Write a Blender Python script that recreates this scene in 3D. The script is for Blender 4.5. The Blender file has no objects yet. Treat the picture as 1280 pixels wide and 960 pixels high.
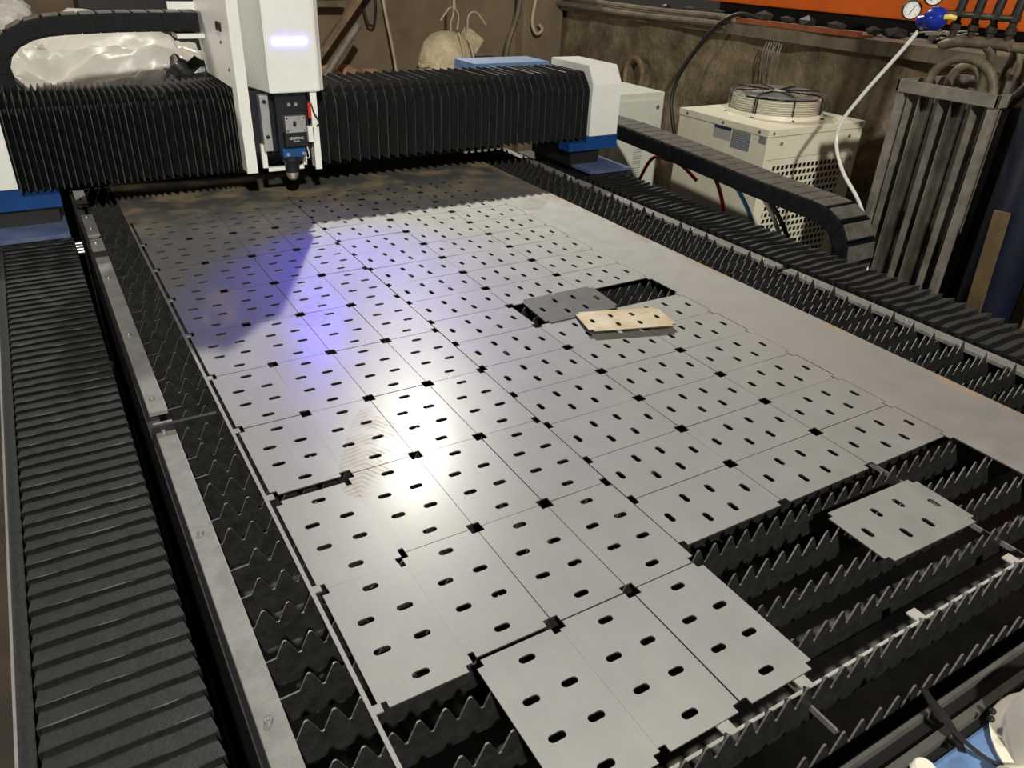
import bpy, bmesh, math, random
from mathutils import Vector, Matrix, Euler
random.seed(7)
sc = bpy.context.scene
C = sc.collection

# ------------------------------------------------------------------ camera, world, lights, exposure
cam_d = bpy.data.cameras.new('camera')
cam = bpy.data.objects.new('camera', cam_d); C.objects.link(cam)
cam.matrix_world = (Matrix.Translation((-.2254, -1.2074, .9135)) @ Matrix.Rotation(-.5572, 4, 'Z')
                    @ Matrix.Rotation(1.0567, 4, 'X') @ Matrix.Rotation(.0429, 4, 'Z'))
cam_d.sensor_fit = 'HORIZONTAL'; cam_d.sensor_width = 36; cam_d.lens = 36 * 960 / 1280
cam_d.clip_start = .02
sc.camera = cam
sc.view_settings.view_transform = 'Standard'; sc.view_settings.look = 'None'
sc.view_settings.gamma = 1; sc.view_settings.use_curve_mapping = False
sc.view_settings.exposure = 0.0

wd = bpy.data.worlds.new('hall_air'); sc.world = wd; wd.use_nodes = True
wd.node_tree.nodes['Background'].inputs[0].default_value = (1.0, .93, .82, 1)
wd.node_tree.nodes['Background'].inputs[1].default_value = .035

def lamp(name, loc, power, col, radius):
    d = bpy.data.lights.new(name, 'POINT'); d.energy = power; d.color = col; d.shadow_soft_size = radius
    o = bpy.data.objects.new(name, d); C.objects.link(o); o.location = loc
    return o
lamp('hall_lamp_rear', (4.18, 8.94, 6.65), 2400, (1.0, .97, .87), .125)
lamp('hall_lamp_front', (-.9, -4.6, 4.1), 1880, (1.0, .975, .87), .15)
lamp('left_fill_light', (-4.0, 3.0, 1.5), 300, (1.0, .93, .80), .35)  # unseen fill light, kept to brighten left-facing sides and the right wall
def area_light(name, loc, size, power, col):
    d = bpy.data.lights.new(name, 'AREA'); d.shape = 'RECTANGLE'; d.size, d.size_y = size; d.energy = power; d.color = col
    o = bpy.data.objects.new(name, d); C.objects.link(o); o.location = loc
    return o
area_light('overhead_area_light', (0.5, 1.0, 6.0), (5.0, 8.0), 15, (1.0, .95, .86))  # broad weak area light, unseen overhead

# ------------------------------------------------------------------ materials
def mat(name, col, rough=.5, metal=0., var=0., vscale=20., bump=0., bscale=80., col2=None, emit=None, estr=0., spec=.5, coat=0.):
    m = bpy.data.materials.new(name); m.use_nodes = True
    nt = m.node_tree; b = nt.nodes['Principled BSDF']
    b.inputs['Base Color'].default_value = (*col, 1); b.inputs['Roughness'].default_value = rough
    b.inputs['Metallic'].default_value = metal; b.inputs['Specular IOR Level'].default_value = spec
    b.inputs['Coat Weight'].default_value = coat
    if emit:
        b.inputs['Emission Color'].default_value = (*emit, 1); b.inputs['Emission Strength'].default_value = estr
    if var or col2 or bump:
        geo = nt.nodes.new('ShaderNodeNewGeometry')
    if var or col2:
        n = nt.nodes.new('ShaderNodeTexNoise'); n.inputs['Scale'].default_value = vscale; n.inputs['Detail'].default_value = 6
        n.inputs['Roughness'].default_value = .65
        nt.links.new(geo.outputs['Position'], n.inputs['Vector'])
        r = nt.nodes.new('ShaderNodeValToRGB'); r.color_ramp.elements[0].position = .36; r.color_ramp.elements[1].position = .66
        c2 = col2 or tuple(min(1, c * (1 + var)) for c in col); c1 = col if col2 else tuple(c * (1 - var) for c in col)
        r.color_ramp.elements[0].color = (*c1, 1); r.color_ramp.elements[1].color = (*c2, 1)
        nt.links.new(n.outputs['Fac'], r.inputs['Fac']); nt.links.new(r.outputs['Color'], b.inputs['Base Color'])
    if bump:
        n2 = nt.nodes.new('ShaderNodeTexNoise'); n2.inputs['Scale'].default_value = bscale; n2.inputs['Detail'].default_value = 5
        nt.links.new(geo.outputs['Position'], n2.inputs['Vector'])
        bp = nt.nodes.new('ShaderNodeBump'); bp.inputs['Strength'].default_value = bump; bp.inputs['Distance'].default_value = .01
        nt.links.new(n2.outputs['Fac'], bp.inputs['Height']); nt.links.new(bp.outputs['Normal'], b.inputs['Normal'])
    return m

def steel_material():
    m = mat('mild_steel', (.50, .49, .46), .42, .55)
    nt = m.node_tree; b = nt.nodes['Principled BSDF']; N = nt.nodes.new; K = nt.links.new
    geo = N('ShaderNodeNewGeometry'); pos = geo.outputs['Position']
    def math_(op, a, c=None, cl=False):
        n = N('ShaderNodeMath'); n.operation = op; n.use_clamp = cl
        for i, v in enumerate((a, c)):
            if v is None: continue
            if hasattr(v, 'links'): K(v, n.inputs[i])
            else: n.inputs[i].default_value = v
        return n.outputs[0]
    def noise(scale, detail=6, vec=pos, rough=.6):
        n = N('ShaderNodeTexNoise'); n.inputs['Scale'].default_value = scale; n.inputs['Detail'].default_value = detail
        n.inputs['Roughness'].default_value = rough; K(vec, n.inputs['Vector']); return n.outputs['Fac']
    def ramp(f, p0, p1):
        n = N('ShaderNodeMapRange'); n.inputs[1].default_value = p0; n.inputs[2].default_value = p1; K(f, n.inputs[0]); return n.outputs[0]
    def mix(f, a, c):
        n = N('ShaderNodeMix'); n.data_type = 'RGBA'
        if hasattr(f, 'links'): K(f, n.inputs['Factor'])
        else: n.inputs['Factor'].default_value = f
        for s, v in (('A', a), ('B', c)):
            i = [k for k in n.inputs if k.name == s and k.type == 'RGBA'][0]
            if hasattr(v, 'links'): K(v, i)
            else: i.default_value = (*v, 1)
        return [k for k in n.outputs if k.type == 'RGBA'][0]
    sep = N('ShaderNodeSeparateXYZ'); K(pos, sep.inputs[0]); X, Y = sep.outputs[0], sep.outputs[1]
    base = mix(ramp(noise(9.), .35, .7), (.125, .124, .119), (.165, .164, .157))
    # rolling streaks along the sheet
    mp = N('ShaderNodeMapping'); mp.inputs['Scale'].default_value = (60, 4, 1); K(pos, mp.inputs['Vector'])
    st = noise(1., 4, mp.outputs[0])
    base = mix(math_('MULTIPLY', ramp(st, .45, .75), .25), base, (.24, .237, .225))
    # rust dust on the far, handled part of the sheet and on the right edge
    far = ramp(Y, 1.45, 1.95)
    rust = math_('MULTIPLY', far, ramp(noise(5.5, 5), .44, .60))
    base = mix(math_('MULTIPLY', rust, .75), base, (.36, .27, .15))
    edge = math_('MULTIPLY', ramp(X, 1.585, 1.635), ramp(noise(7, 5), .47, .6))
    base = mix(math_('MULTIPLY', edge, .6), base, (.42, .25, .12))
    pale = math_('MULTIPLY', ramp(Y, .3, 1.5), ramp(noise(11, 8, rough=.7), .58, .75))
    base = mix(math_('MULTIPLY', pale, .35), base, (.36, .357, .34))
    # dusty boot prints with a herringbone tread
    prints = None
    for (cx, cy, ang, hl, hw) in ((.225, .07, -28, .17, .052), (1.51, 1.45, -48, .13, .045), (.12, .93, -15, .14, .05), (.43, 1.62, 10, .14, .05), (.33, .80, -15, .12, .05)):
        a = math.radians(ang); ca, sa = math.cos(a), math.sin(a)
        dx, dy = math_('SUBTRACT', X, cx), math_('SUBTRACT', Y, cy)
        u = math_('ADD', math_('MULTIPLY', dx, ca), math_('MULTIPLY', dy, sa))
        v = math_('SUBTRACT', math_('MULTIPLY', dy, ca), math_('MULTIPLY', dx, sa))
        e = math_('ADD', math_('POWER', math_('ABSOLUTE', math_('DIVIDE', u, hw)), 2.5), math_('POWER', math_('ABSOLUTE', math_('DIVIDE', v, hl)), 3.5))
        inside = ramp(e, 1.0, .85)
        arg = math_('ADD', math_('MULTIPLY', v, 420.), math_('MULTIPLY', math_('ABSOLUTE', u), 300.))
        tread = ramp(math_('SINE', arg), -.1, .5)
        f = math_('MULTIPLY', inside, math_('MULTIPLY', math_('ADD', math_('MULTIPLY', tread, .8), .2), ramp(noise(18, 4), .38, .58)))
        prints = f if prints is None else math_('MAXIMUM', prints, f)
    base = mix(math_('MULTIPLY', prints, .65), base, (.40, .31, .20))
    dirt = math_('MAXIMUM', math_('MAXIMUM', rust, prints), math_('MULTIPLY', edge, .7))
    bp = N('ShaderNodeBump'); bp.inputs['Strength'].default_value = .04; bp.inputs['Distance'].default_value = .002
    K(noise(350., 3), bp.inputs['Height'])
    df = N('ShaderNodeBsdfDiffuse'); K(base, df.inputs['Color'])
    def gloss(r, col):
        g = N('ShaderNodeBsdfGlossy'); g.distribution = 'BECKMANN'; g.inputs['Color'].default_value = (*col, 1)
        if hasattr(r, 'links'): K(r, g.inputs['Roughness'])
        else: g.inputs['Roughness'].default_value = r
        K(bp.outputs['Normal'], g.inputs['Normal']); return g.outputs[0]
    wide = gloss(math_('ADD', .73, math_('MULTIPLY', ramp(noise(14.), .3, .7), .06)), (.80, .79, .76))
    tight = gloss(.18, (.80, .79, .76))
    def mixs(f, a, c):
        n = N('ShaderNodeMixShader')
        if hasattr(f, 'links'): K(f, n.inputs[0])
        else: n.inputs[0].default_value = f
        K(a, n.inputs[1]); K(c, n.inputs[2]); return n.outputs[0]
    g2 = mixs(.07, mixs(.020, wide, tight), gloss(.30, (.80, .79, .76)))
    sh = mixs(math_('SUBTRACT', .48, math_('MULTIPLY', dirt, .32)), df.outputs[0], g2)
    K(sh, nt.nodes['Material Output'].inputs['Surface'])
    return m

def wall_material(name, dark, mid, light, sc):
    m = mat(name, mid, .9); nt = m.node_tree; b = nt.nodes['Principled BSDF']; N = nt.nodes.new; K = nt.links.new
    pos = N('ShaderNodeNewGeometry').outputs['Position']
    def no(scale, d, r=.65):
        n = N('ShaderNodeTexNoise'); n.inputs['Scale'].default_value = scale; n.inputs['Detail'].default_value = d; n.inputs['Roughness'].default_value = r; K(pos, n.inputs['Vector']); return n
    r = N('ShaderNodeValToRGB'); e = r.color_ramp.elements; e[0].position = .36; e[0].color = (*dark, 1); e[1].position = .66; e[1].color = (*light, 1)
    k = e.new(.5); k.color = (*mid, 1); K(no(sc, 9, .72).outputs['Fac'], r.inputs['Fac'])
    warp = N('ShaderNodeVectorMath'); warp.operation = 'ADD'; K(pos, warp.inputs[0]); K(no(2.5, 4).outputs['Color'], warp.inputs[1])
    vo = N('ShaderNodeTexVoronoi'); vo.feature = 'DISTANCE_TO_EDGE'; vo.inputs['Scale'].default_value = sc * .8; K(warp.outputs[0], vo.inputs['Vector'])
    cr = N('ShaderNodeMapRange'); cr.inputs[1].default_value = 0; cr.inputs[2].default_value = .02; K(vo.outputs['Distance'], cr.inputs[0])
    mx = N('ShaderNodeMix'); mx.data_type = 'RGBA'; mx.blend_type = 'MULTIPLY'; mx.inputs['Factor'].default_value = .30
    ii = [q for q in mx.inputs if q.type == 'RGBA']; K(r.outputs['Color'], ii[0]); K(cr.outputs[0], ii[1])
    K([q for q in mx.outputs if q.type == 'RGBA'][0], b.inputs['Base Color'])
    ad = N('ShaderNodeMath'); ad.operation = 'ADD'; K(no(7, 8).outputs['Fac'], ad.inputs[0]); K(no(2.2, 6).outputs['Fac'], ad.inputs[1])
    bp = N('ShaderNodeBump'); bp.inputs['Strength'].default_value = .8; bp.inputs['Distance'].default_value = .03; K(ad.outputs[0], bp.inputs['Height']); K(bp.outputs['Normal'], b.inputs['Normal'])
    return m

def stripe_material(name, bg, fg, scale, axis, thr=.2):
    m = mat(name, bg, .45); nt = m.node_tree; b = nt.nodes['Principled BSDF']
    g = nt.nodes.new('ShaderNodeNewGeometry'); s = nt.nodes.new('ShaderNodeSeparateXYZ'); nt.links.new(g.outputs['Position'], s.inputs[0])
    a = nt.nodes.new('ShaderNodeMath'); a.operation = 'MULTIPLY'; a.inputs[1].default_value = scale; nt.links.new(s.outputs[axis], a.inputs[0])
    si = nt.nodes.new('ShaderNodeMath'); si.operation = 'SINE'; nt.links.new(a.outputs[0], si.inputs[0])
    n = nt.nodes.new('ShaderNodeTexNoise'); n.inputs['Scale'].default_value = 60; nt.links.new(g.outputs['Position'], n.inputs['Vector'])
    mu = nt.nodes.new('ShaderNodeMath'); mu.operation = 'MULTIPLY'; nt.links.new(si.outputs[0], mu.inputs[0]); nt.links.new(n.outputs['Fac'], mu.inputs[1])
    r = nt.nodes.new('ShaderNodeValToRGB'); r.color_ramp.elements[0].position = thr; r.color_ramp.elements[1].position = thr + .08
    r.color_ramp.elements[0].color = (*bg, 1); r.color_ramp.elements[1].color = (*fg, 1)
    nt.links.new(mu.outputs[0], r.inputs['Fac']); nt.links.new(r.outputs['Color'], b.inputs['Base Color'])
    return m

M = dict(
    steel=steel_material(),
    dark_plate=mat('dark_steel', (.13, .13, .122), .6, .3, .1, 30),  # darker steel, used on the tipped plate only
    rust_plate=mat('rusty_steel', (.55, .42, .22), .55, .25, col2=(.66, .60, .46), vscale=14),
    slat_lit_edge=mat('slat_edge_highlight', (.22, .215, .21), .4, .5),  # slat tops paler than faces: light catching the edges put into the colour
    slat=mat('slat_steel', (.024, .0235, .023), .42, .3, .35, 40, .15, 200),
    black=mat('black_paint', (.012, .012, .013), .45),
    rail=mat('rail_steel', (.25, .24, .23), .55, .25, .18, 18, .05, 120),
    bellows=mat('bellows_fabric', (.0165, .0165, .016), .55, 0, .25, 60, .12, 150),
    gbellows=mat('gantry_bellows_fabric', (.013, .013, .014), .42, 0, .2, 30),
    bedge=mat('bellows_fold_edge', (.06, .06, .06), .5),
    white=mat('white_enamel', (.84, .84, .80), .38, 0, .04, 6),
    cream=mat('cream_enamel', (.84, .79, .63), .45, 0, .05, 8),
    cabinet=mat('grey_green_enamel', (.68, .70, .61), .45, 0, .05, 8),
    blue=mat('blue_enamel', (.007, .05, .20), .55, 0, .15, 10, spec=.25),
    deck=mat('dusty_blue_enamel', (.13, .22, .42), .5, 0, .2, 25, .04, 200),
    blueplate=mat('dusty_blue_plate', (.055, .085, .19), .5, .0, col2=(.10, .135, .24), vscale=9),
    chain=mat('chain_plastic', (.008, .008, .010), .6, 0, .3, 30, spec=.2),
    dustytop=mat('dusty_plastic', (.10, .092, .078), .6, 0, .3, 25),
    led=mat('led_bar', (.6, .6, 1), .4, emit=(.11, .09, 1.0), estr=45),
    alu=mat('aluminium', (.55, .55, .55), .35, .7, .1, 30),
    bolt=mat('bolt_steel', (.45, .44, .43), .35, .8),
    headblack=mat('head_black', (.015, .016, .02), .35, .2),
    headblue=mat('anodised_blue', (.02, .10, .30), .3, .5),
    copper=mat('nozzle_metal', (.55, .47, .42), .3, .8),
    red=mat('red_plastic', (.65, .02, .02), .4),
    redhose=mat('red_hose', (.60, .035, .03), .4),
    bluehose=mat('blue_hose', (.06, .30, .60), .4),
    whitehose=mat('white_hose', (.72, .72, .68), .4),
    rubber=mat('black_rubber', (.010, .010, .010), .55, 0, .3, 20),
    grille=mat('grille_wire', (.02, .02, .02), .35, .4),
    chrome=mat('bright_wire', (.55, .55, .52), .3, .8),
    wall=wall_material('stained_plaster', (.080, .056, .032), (.185, .138, .084), (.34, .268, .175), 2.4),
    wallb=mat('brown_plaster', (.145, .102, .066), .9, 0, col2=(.24, .178, .118), vscale=1.6, bump=.35, bscale=12),
    ledge=mat('ledge_concrete', (.11, .085, .055), .9, 0, col2=(.20, .16, .11), vscale=6, bump=.6, bscale=25),
    floor=mat('dirty_floor', (.035, .024, .016), .8, 0, col2=(.08, .05, .03), vscale=4, bump=.3, bscale=15),
    orange=mat('orange_paint', (.72, .125, .008), .5, 0, .12, 3),
    oorange=mat('worn_orange_paint', (.30, .085, .035), .7, 0, .3, 15),
    galv=mat('weathered_aluminium', (.16, .145, .12), .55, .35, .35, 9, .1, 60),
    galv_light=mat('weathered_frame', (.23, .205, .175), .6, .3, .25, 14, .1, 60),
    pipe=mat('dusty_pipe', (.15, .12, .08), .6, .25, .35, 20),
    darkpipe=mat('dark_fitting', (.035, .028, .020), .55, .3, .35, 25),
    gas=mat('dark_blue_cylinder', (.005, .008, .022), .45, .1, .3, 8),
    knob=mat('blue_knob', (.012, .03, .32), .22),
    yellow=mat('brass_yellow', (.75, .55, .10), .35),
    dial=mat('gauge_dial', (.78, .77, .72), .4),
    plastic=mat('white_film', (.66, .625, .57), .32, 0, .06, 3, .5, 6),
    bag=mat('black_film', (.02, .02, .022), .3, 0, .2, 10, .4, 14),
    brick=mat('red_brick', (.48, .27, .16), .85, 0, .25, 20, .3, 80),
    wood=mat('old_timber', (.22, .15, .09), .8, 0, .3, 12, .2, 50),
    rope=mat('pale_rope', (.50, .42, .30), .7),
    rustpipe=mat('dusty_casting', (.46, .38, .24), .75, .0, col2=(.70, .61, .41), vscale=14, bump=.3, bscale=40),
    ochre=mat('ochre_timber', (.13, .085, .038), .75, 0, .25, 8),
    scrap=mat('bright_offcut', (.75, .74, .70), .35, .5),
    rubble=mat('dark_rubble', (.030, .025, .019), .9, 0, .4, 20),
    edge=mat('cut_edge', (.05, .048, .045), .6, .3),
    endbar=mat('end_bar_paint', (.085, .082, .075), .5, .1, .2, 20),
    pan=mat('tray_steel', (.15, .15, .14), .55, .3, .3, 14),
    hat=mat('cream_helmet', (.78, .73, .60), .35, 0, .06, 10),
    sticker_blue=mat('sticker_navy', (.02, .035, .10), .4),
    sticker=stripe_material('white_sticker', (.52, .50, .46), (.20, .20, .22), 900, 2, .25),
    sticker_dark=stripe_material('wiring_sticker', (.15, .16, .18), (.42, .43, .44), 700, 2, .2),
    text=mat('white_print', (.8, .8, .8), .5),
)

# ------------------------------------------------------------------ helpers
def ob(name, me, parent=None, mats=()):
    o = bpy.data.objects.new(name, me); C.objects.link(o)
    for m in mats: me.materials.append(m)
    if parent:
        o.parent = parent; o.location = -parent.location
        p = parent.parent
        if p: o.location = Vector((0, 0, 0))
    return o
def fin(name, bm, m, parent=None, smooth=False):
    bmesh.ops.recalc_face_normals(bm, faces=bm.faces)
    me = bpy.data.meshes.new(name); bm.to_mesh(me); bm.free()
    if smooth:
        for p in me.polygons: p.use_smooth = True
        try: me.set_sharp_from_angle(angle=.7)
        except Exception: pass
    return ob(name, me, parent, m if isinstance(m, (list, tuple)) else [m])
def tag(o, label, cat, group=None):
    o['label'] = label; o['category'] = cat
    if group: o['group'] = group
    return o
def thing(name, label, cat, loc=(0, 0, 0), group=None):
    o = bpy.data.objects.new(name, None); C.objects.link(o); o.location = loc; o.empty_display_size = .05
    return tag(o, label, cat, group)
def B(): return bmesh.new()
def box(bm, x0, x1, y0, y1, z0, z1, bev=0., mi=0, rot=None):
    r = bmesh.ops.create_cube(bm, size=1)
    vs = r['verts']
    for v in vs: v.co = Vector(((x0 + x1) / 2 + v.co.x * (x1 - x0), (y0 + y1) / 2 + v.co.y * (y1 - y0), (z0 + z1) / 2 + v.co.z * (z1 - z0)))
    fs = list({f for v in vs for f in v.link_faces})
    for f in fs: f.material_index = mi
    if bev:
        es = list({e for v in vs for e in v.link_edges})
        r2 = bmesh.ops.bevel(bm, geom=es, offset=bev, segments=2, affect='EDGES', profile=.6)
        for f in r2['faces']: f.material_index = mi
    return vs
def prism(bm, pts, axis, a0, a1, mi=0):
    """closed 2D outline swept from a0 to a1 along axis; pts are the two other coordinates in xyz order"""
    def P(p, a):
        l = list(p); l.insert(axis, a); return l
    A = [bm.verts.new(P(p, a0)) for p in pts]; Z = [bm.verts.new(P(p, a1)) for p in pts]
    n = len(pts); fs = [bm.faces.new(A), bm.faces.new(Z[::-1])]
    for i in range(n): fs.append(bm.faces.new((A[i], Z[i], Z[(i + 1) % n], A[(i + 1) % n])))
    for f in fs: f.material_index = mi
    return A + Z
def tube(bm, pts, r, seg=8, cap=True, mi=0):
    pts = [Vector(p) for p in pts]; rings = []
    up = None
    for i, p in enumerate(pts):
        t = (pts[min(i + 1, len(pts) - 1)] - pts[max(i - 1, 0)]).normalized()
        if up is None:
            up = Vector((0, 0, 1)) if abs(t.z) < .9 else Vector((1, 0, 0))
        s = t.cross(up).normalized(); up = s.cross(t).normalized()
        rr = r[i] if isinstance(r, (list, tuple)) else r
        rings.append([bm.verts.new(p + (s * math.cos(k * 2 * math.pi / seg) + up * math.sin(k * 2 * math.pi / seg)) * rr) for k in range(seg)])
    for a, b in zip(rings, rings[1:]):
        for k in range(seg):
            f = bm.faces.new((a[k], a[(k + 1) % seg], b[(k + 1) % seg], b[k])); f.material_index = mi
    if cap:
        bm.faces.new(rings[0][::-1]).material_index = mi; bm.faces.new(rings[-1]).material_index = mi
def lathe(bm, prof, c=(0, 0, 0), axis=2, seg=20, mi=0):
    """prof: (radius, offset along axis)"""
    rings = []
    for r, h in prof:
        ring = []
        for k in range(seg):
            a = 2 * math.pi * k / seg; p = [r * math.cos(a), r * math.sin(a)]; p.insert(axis, h)
            ring.append(bm.verts.new((c[0] + p[0], c[1] + p[1], c[2] + p[2])))
        rings.append(ring)
    for a, b in zip(rings, rings[1:]):
        for k in range(seg): bm.faces.new((a[k], a[(k + 1) % seg], b[(k + 1) % seg], b[k])).material_index = mi
    bm.faces.new(rings[0][::-1]).material_index = mi; bm.faces.new(rings[-1]).material_index = mi
def curve(pts, n=8):
    """Catmull-Rom through pts"""
    P = [Vector(p) for p in pts]; P = [2 * P[0] - P[1]] + P + [2 * P[-1] - P[-2]]; out = []
    for i in range(1, len(P) - 2):
        for k in range(n):
            t = k / n; a, b, c, d = P[i - 1:i + 3]
            out.append(.5 * ((2 * b) + (c - a) * t + (2 * a - 5 * b + 4 * c - d) * t * t + (3 * b - a - 3 * c + d) * t ** 3))
    out.append(P[-2]); return out
def copy_tree(o, parent=None, keep=False):
    c = o.copy(); C.objects.link(c); c.parent = parent
    for ch in o.children: copy_tree(ch, c)
    return c
def structure(o): o['kind'] = 'structure'; return o
FLOOR = -.85
def ordinal(n): return ['first', 'second', 'third', 'fourth', 'fifth', 'sixth', 'seventh', 'eighth', 'ninth', 'tenth', 'eleventh', 'twelfth', 'thirteenth', 'fourteenth', 'fifteenth', 'sixteenth'][n]

# ------------------------------------------------------------------ setting
def slab(name, m, x0, x1, y0, y1, z0, z1, amp, seed, n=40, facing=0):
    """a thick wall or floor whose visible side is an uneven grid"""
    rnd = random.Random(seed); bm = B(); box(bm, x0, x1, y0, y1, z0, z1)
    bmesh.ops.subdivide_edges(bm, edges=bm.edges, cuts=n, use_grid_fill=True)
    from mathutils import noise
    for v in bm.verts:
        d = noise.fractal(v.co * 1.7 + Vector((seed, 0, 0)), .8, 2, 5) * amp
        if facing == 0: v.co.x += d
        elif facing == 1: v.co.y += d
        else: v.co.z += d
    return structure(fin(name, bm, m, smooth=True))
slab('floor', M['floor'], -4, 7.5, -4, 5.0, FLOOR - .12, FLOOR, .008, 3, 30, 2)
slab('wall_back', M['wallb'], -4, 3.80, 4.72, 5.0, FLOOR, 1.35, .03, 5, 40, 1)
slab('wall_right', M['wall'], 3.75, 4.05, -1.2, 5.0, FLOOR, .50, .05, 9, 46, 0)
slab('trim_1', M['ledge'], 3.70, 4.12, -1.2, 5.0, .50, .57, .022, 12, 40, 0)
# pilaster in the far corner
bm = B(); box(bm, 3.36, 3.74, 4.60, 4.74, FLOOR, 1.35, .02); structure(fin('trim_2', bm, M['wallb']))

# ------------------------------------------------------------------ laser bed
bed = thing('laser_cutting_bed', 'long black cutting bed with toothed slats under the cut steel plates', 'machine bed', (.82, .7, FLOOR))
XL, XR, YN, YF, ZB = -.146, 1.962, -.90, 2.45, -.025
bm = B()
box(bm, XL - .01, XL + .018, YN, YF, FLOOR + .1, -.041); box(bm, XR - .018, XR + .01, YN, YF, FLOOR + .1, -.041)
box(bm, XL - .01, XR + .01, YF, YF + .03, FLOOR + .1, -.03)
for x in (-.30, -.02, .6, 1.2, 1.80, 2.12): 
    for y in (-.8, .6, 2.0, 2.38): box(bm, x - .05, x + .05, y - .05, y + .05, FLOOR, FLOOR + .12)
fin('bed_frame', bm, M['black'], bed)
bm = B(); box(bm, XL + .02, XR - .02, YN + .02, YF, -.215, -.20); fin('scrap_tray', bm, M['pan'], bed)
# slats
PITCH, TP = .0746, .0395
def slat_mesh(name, phase):
    bm = B(); x0, x1 = -.112, 1.935; zt, zv, zb = -.0032, -.034, -.089
    pts = [(x0, zb), (x0, zv)]
    x = x0 + phase
    while x + TP < x1 - .01:
        c = x + TP / 2
        pts += [(c - TP * .40, zv + .002), (c - .0035, zt - .002), (c - .0015, zt), (c + .0015, zt), (c + .0035, zt - .002), (c + TP * .40, zv + .002),
                (x + TP - .003, zv - .002), (x + TP, zv - .004), (x + TP + .003, zv - .002)][:]
        x += TP
    pts += [(x1, zv), (x1, zb)]
    # bottom edge
    th = .0028
    A = [bm.verts.new((px, -th / 2, pz)) for px, pz in pts]; Z = [bm.verts.new((px, th / 2, pz)) for px, pz in pts]
    n = len(pts)
    Ab = [bm.verts.new((px, -th / 2, zb)) for px, pz in pts[1:-1]]; Zb = [bm.verts.new((px, th / 2, zb)) for px, pz in pts[1:-1]]
    Ab = [A[0]] + Ab[1:-1] + [A[-1]]; Zb = [Z[0]] + Zb[1:-1] + [Z[-1]]
    for S, Sb in ((A, Ab), (Z, Zb)):
        for i in range(1, n - 2):
            vs = [Sb[i - 1], S[i], S[i + 1], Sb[i]]
            bm.faces.new(vs)
    for i in range(n - 1): bm.faces.new((A[i], A[i + 1], Z[i + 1], Z[i])).material_index = 1 if 0 < i < n - 2 else 0
    loose = [v for v in bm.verts if not v.link_faces]
    bmesh.ops.delete(bm, geom=loose, context='VERTS')
    bmesh.ops.recalc_face_normals(bm, faces=bm.faces)
    me = bpy.data.meshes.new(name); bm.to_mesh(me); bm.free(); me.materials.append(M['slat']); me.materials.append(M['slat_lit_edge']); return me
slat_meshes = [slat_mesh('slat', p) for p in (.006, .020, .032)]
i = 0; y = -.871
while y < 2.42:
    o = bpy.data.objects.new('slat', slat_meshes[[0, 1, 2, 0, 1, 0, 2, 1][i % 8]]); C.objects.link(o)
    o.parent = bed; o.location = Vector((random.uniform(-.002, .002), y, 0)) - bed.location
    o.rotation_euler = (random.uniform(-.02, .02), 0, 0)
    y += PITCH; i += 1
# rods the slats hook over
for x in (.58, 1.215):
    bm = B(); box(bm, x - .002, x + .002, YN + .03, YF - .03, -.062, -.052); fin('cross_rod', bm, M['rail'], bed)
# support plates below the slats
for y in (.372, 1.5, -.46):
    bm = B(); box(bm, -.12, 1.94, y - .004, y + .004, -.19, -.10); fin('support_web', bm, M['black'], bed)
for y in (.375, 1.575):
    bm = B(); box(bm, -.152, -.004, y - .005, y + .005, -.10, -.012); fin('cross_tab', bm, M['slat'], bed)
# clamp rails along both sides
def rail(x0, x1, segs, screws):
    for y0, y1 in segs:
        bm = B(); box(bm, x0, x1, y0, y1, -.040, -.028, .0015); r = fin('clamp_rail', bm, M['rail'], bed)
        for sy in screws:
            if y0 < sy < y1:
                bm = B(); c = (x0 + .016, sy, -.028)
                lathe(bm, [(.0065, 0), (.0065, .004), (.0055, .006), (.0035, .006), (.0028, .003)], c, 2, 12)
                fin('screw', bm, M['bolt'], r, True)
rail(-.146, -.106, [(-0.908, 0.417), (0.466, 1.775), (1.818, 2.077), (2.228, 2.44)], [-0.456, -0.01, 0.366, 0.526, 0.907, 1.354, 1.711, 1.883, 2.034, 2.303])
rail(1.918, 1.962, [(-0.908, 0.473), (0.509, 1.775), (1.808, 2.44)], [-0.456, -0.003, 0.396, 0.579, 0.956, 1.387, 1.818])
# bellows over the side rails
def lapped_bellows(xi, xo, y0, y1, pitch, amp, inset, wob):
    bm = B(); n = int((y1 - y0) / pitch); rows = []; rnd = random.Random(4)
    for k in range(n + 1):
        y = y0 + k * pitch
        for yy, z, ins in ((y + .007, ZB - amp, inset), (y, ZB - .0018, .001), (y + .0004, ZB, 0)):
            s_ = 1 if xo > xi else -1; row = [bm.verts.new((xi + s_ * ins, yy, -.11))]
            for j in range(9): row.append(bm.verts.new((xi + s_ * ins + (xo - xi - 2 * s_ * ins) * j / 8, yy + rnd.uniform(-.0008, .0008) * (0 < j < 8), z + rnd.uniform(-.0005, .0005) + wob * math.sin(yy * 8 + j * .9))))
            row.append(bm.verts.new((xo - s_ * ins, yy, -.11))); rows.append(row)
    for a, b_ in zip(rows, rows[1:]):
        for j in range(len(a) - 1): bm.faces.new((a[j], a[j + 1], b_[j + 1], b_[j]))
    return fin('rail_bellows', bm, M['bellows'], bed)
lapped_bellows(-.192, -.404, -1.12, 1.81, .0400, .0087, .006, 0)
lapped_bellows(2.000, 2.237, -.93, 1.79, .0418, .016, .020, .003)
for xi, xo in ((-.192, -.404), (2.000, 2.237)):
    bm = B(); a, b_ = sorted((xi, xo)); box(bm, a + .02, b_ - .02, -1.1, YF, -.30, -.048); fin('rail_beam', bm, M['black'], bed)
    bm = B(); box(bm, a + .03, b_ - .03, -1.05, YF, FLOOR + .1, -.30); fin('side_beam', bm, M['blue'], bed)
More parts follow.
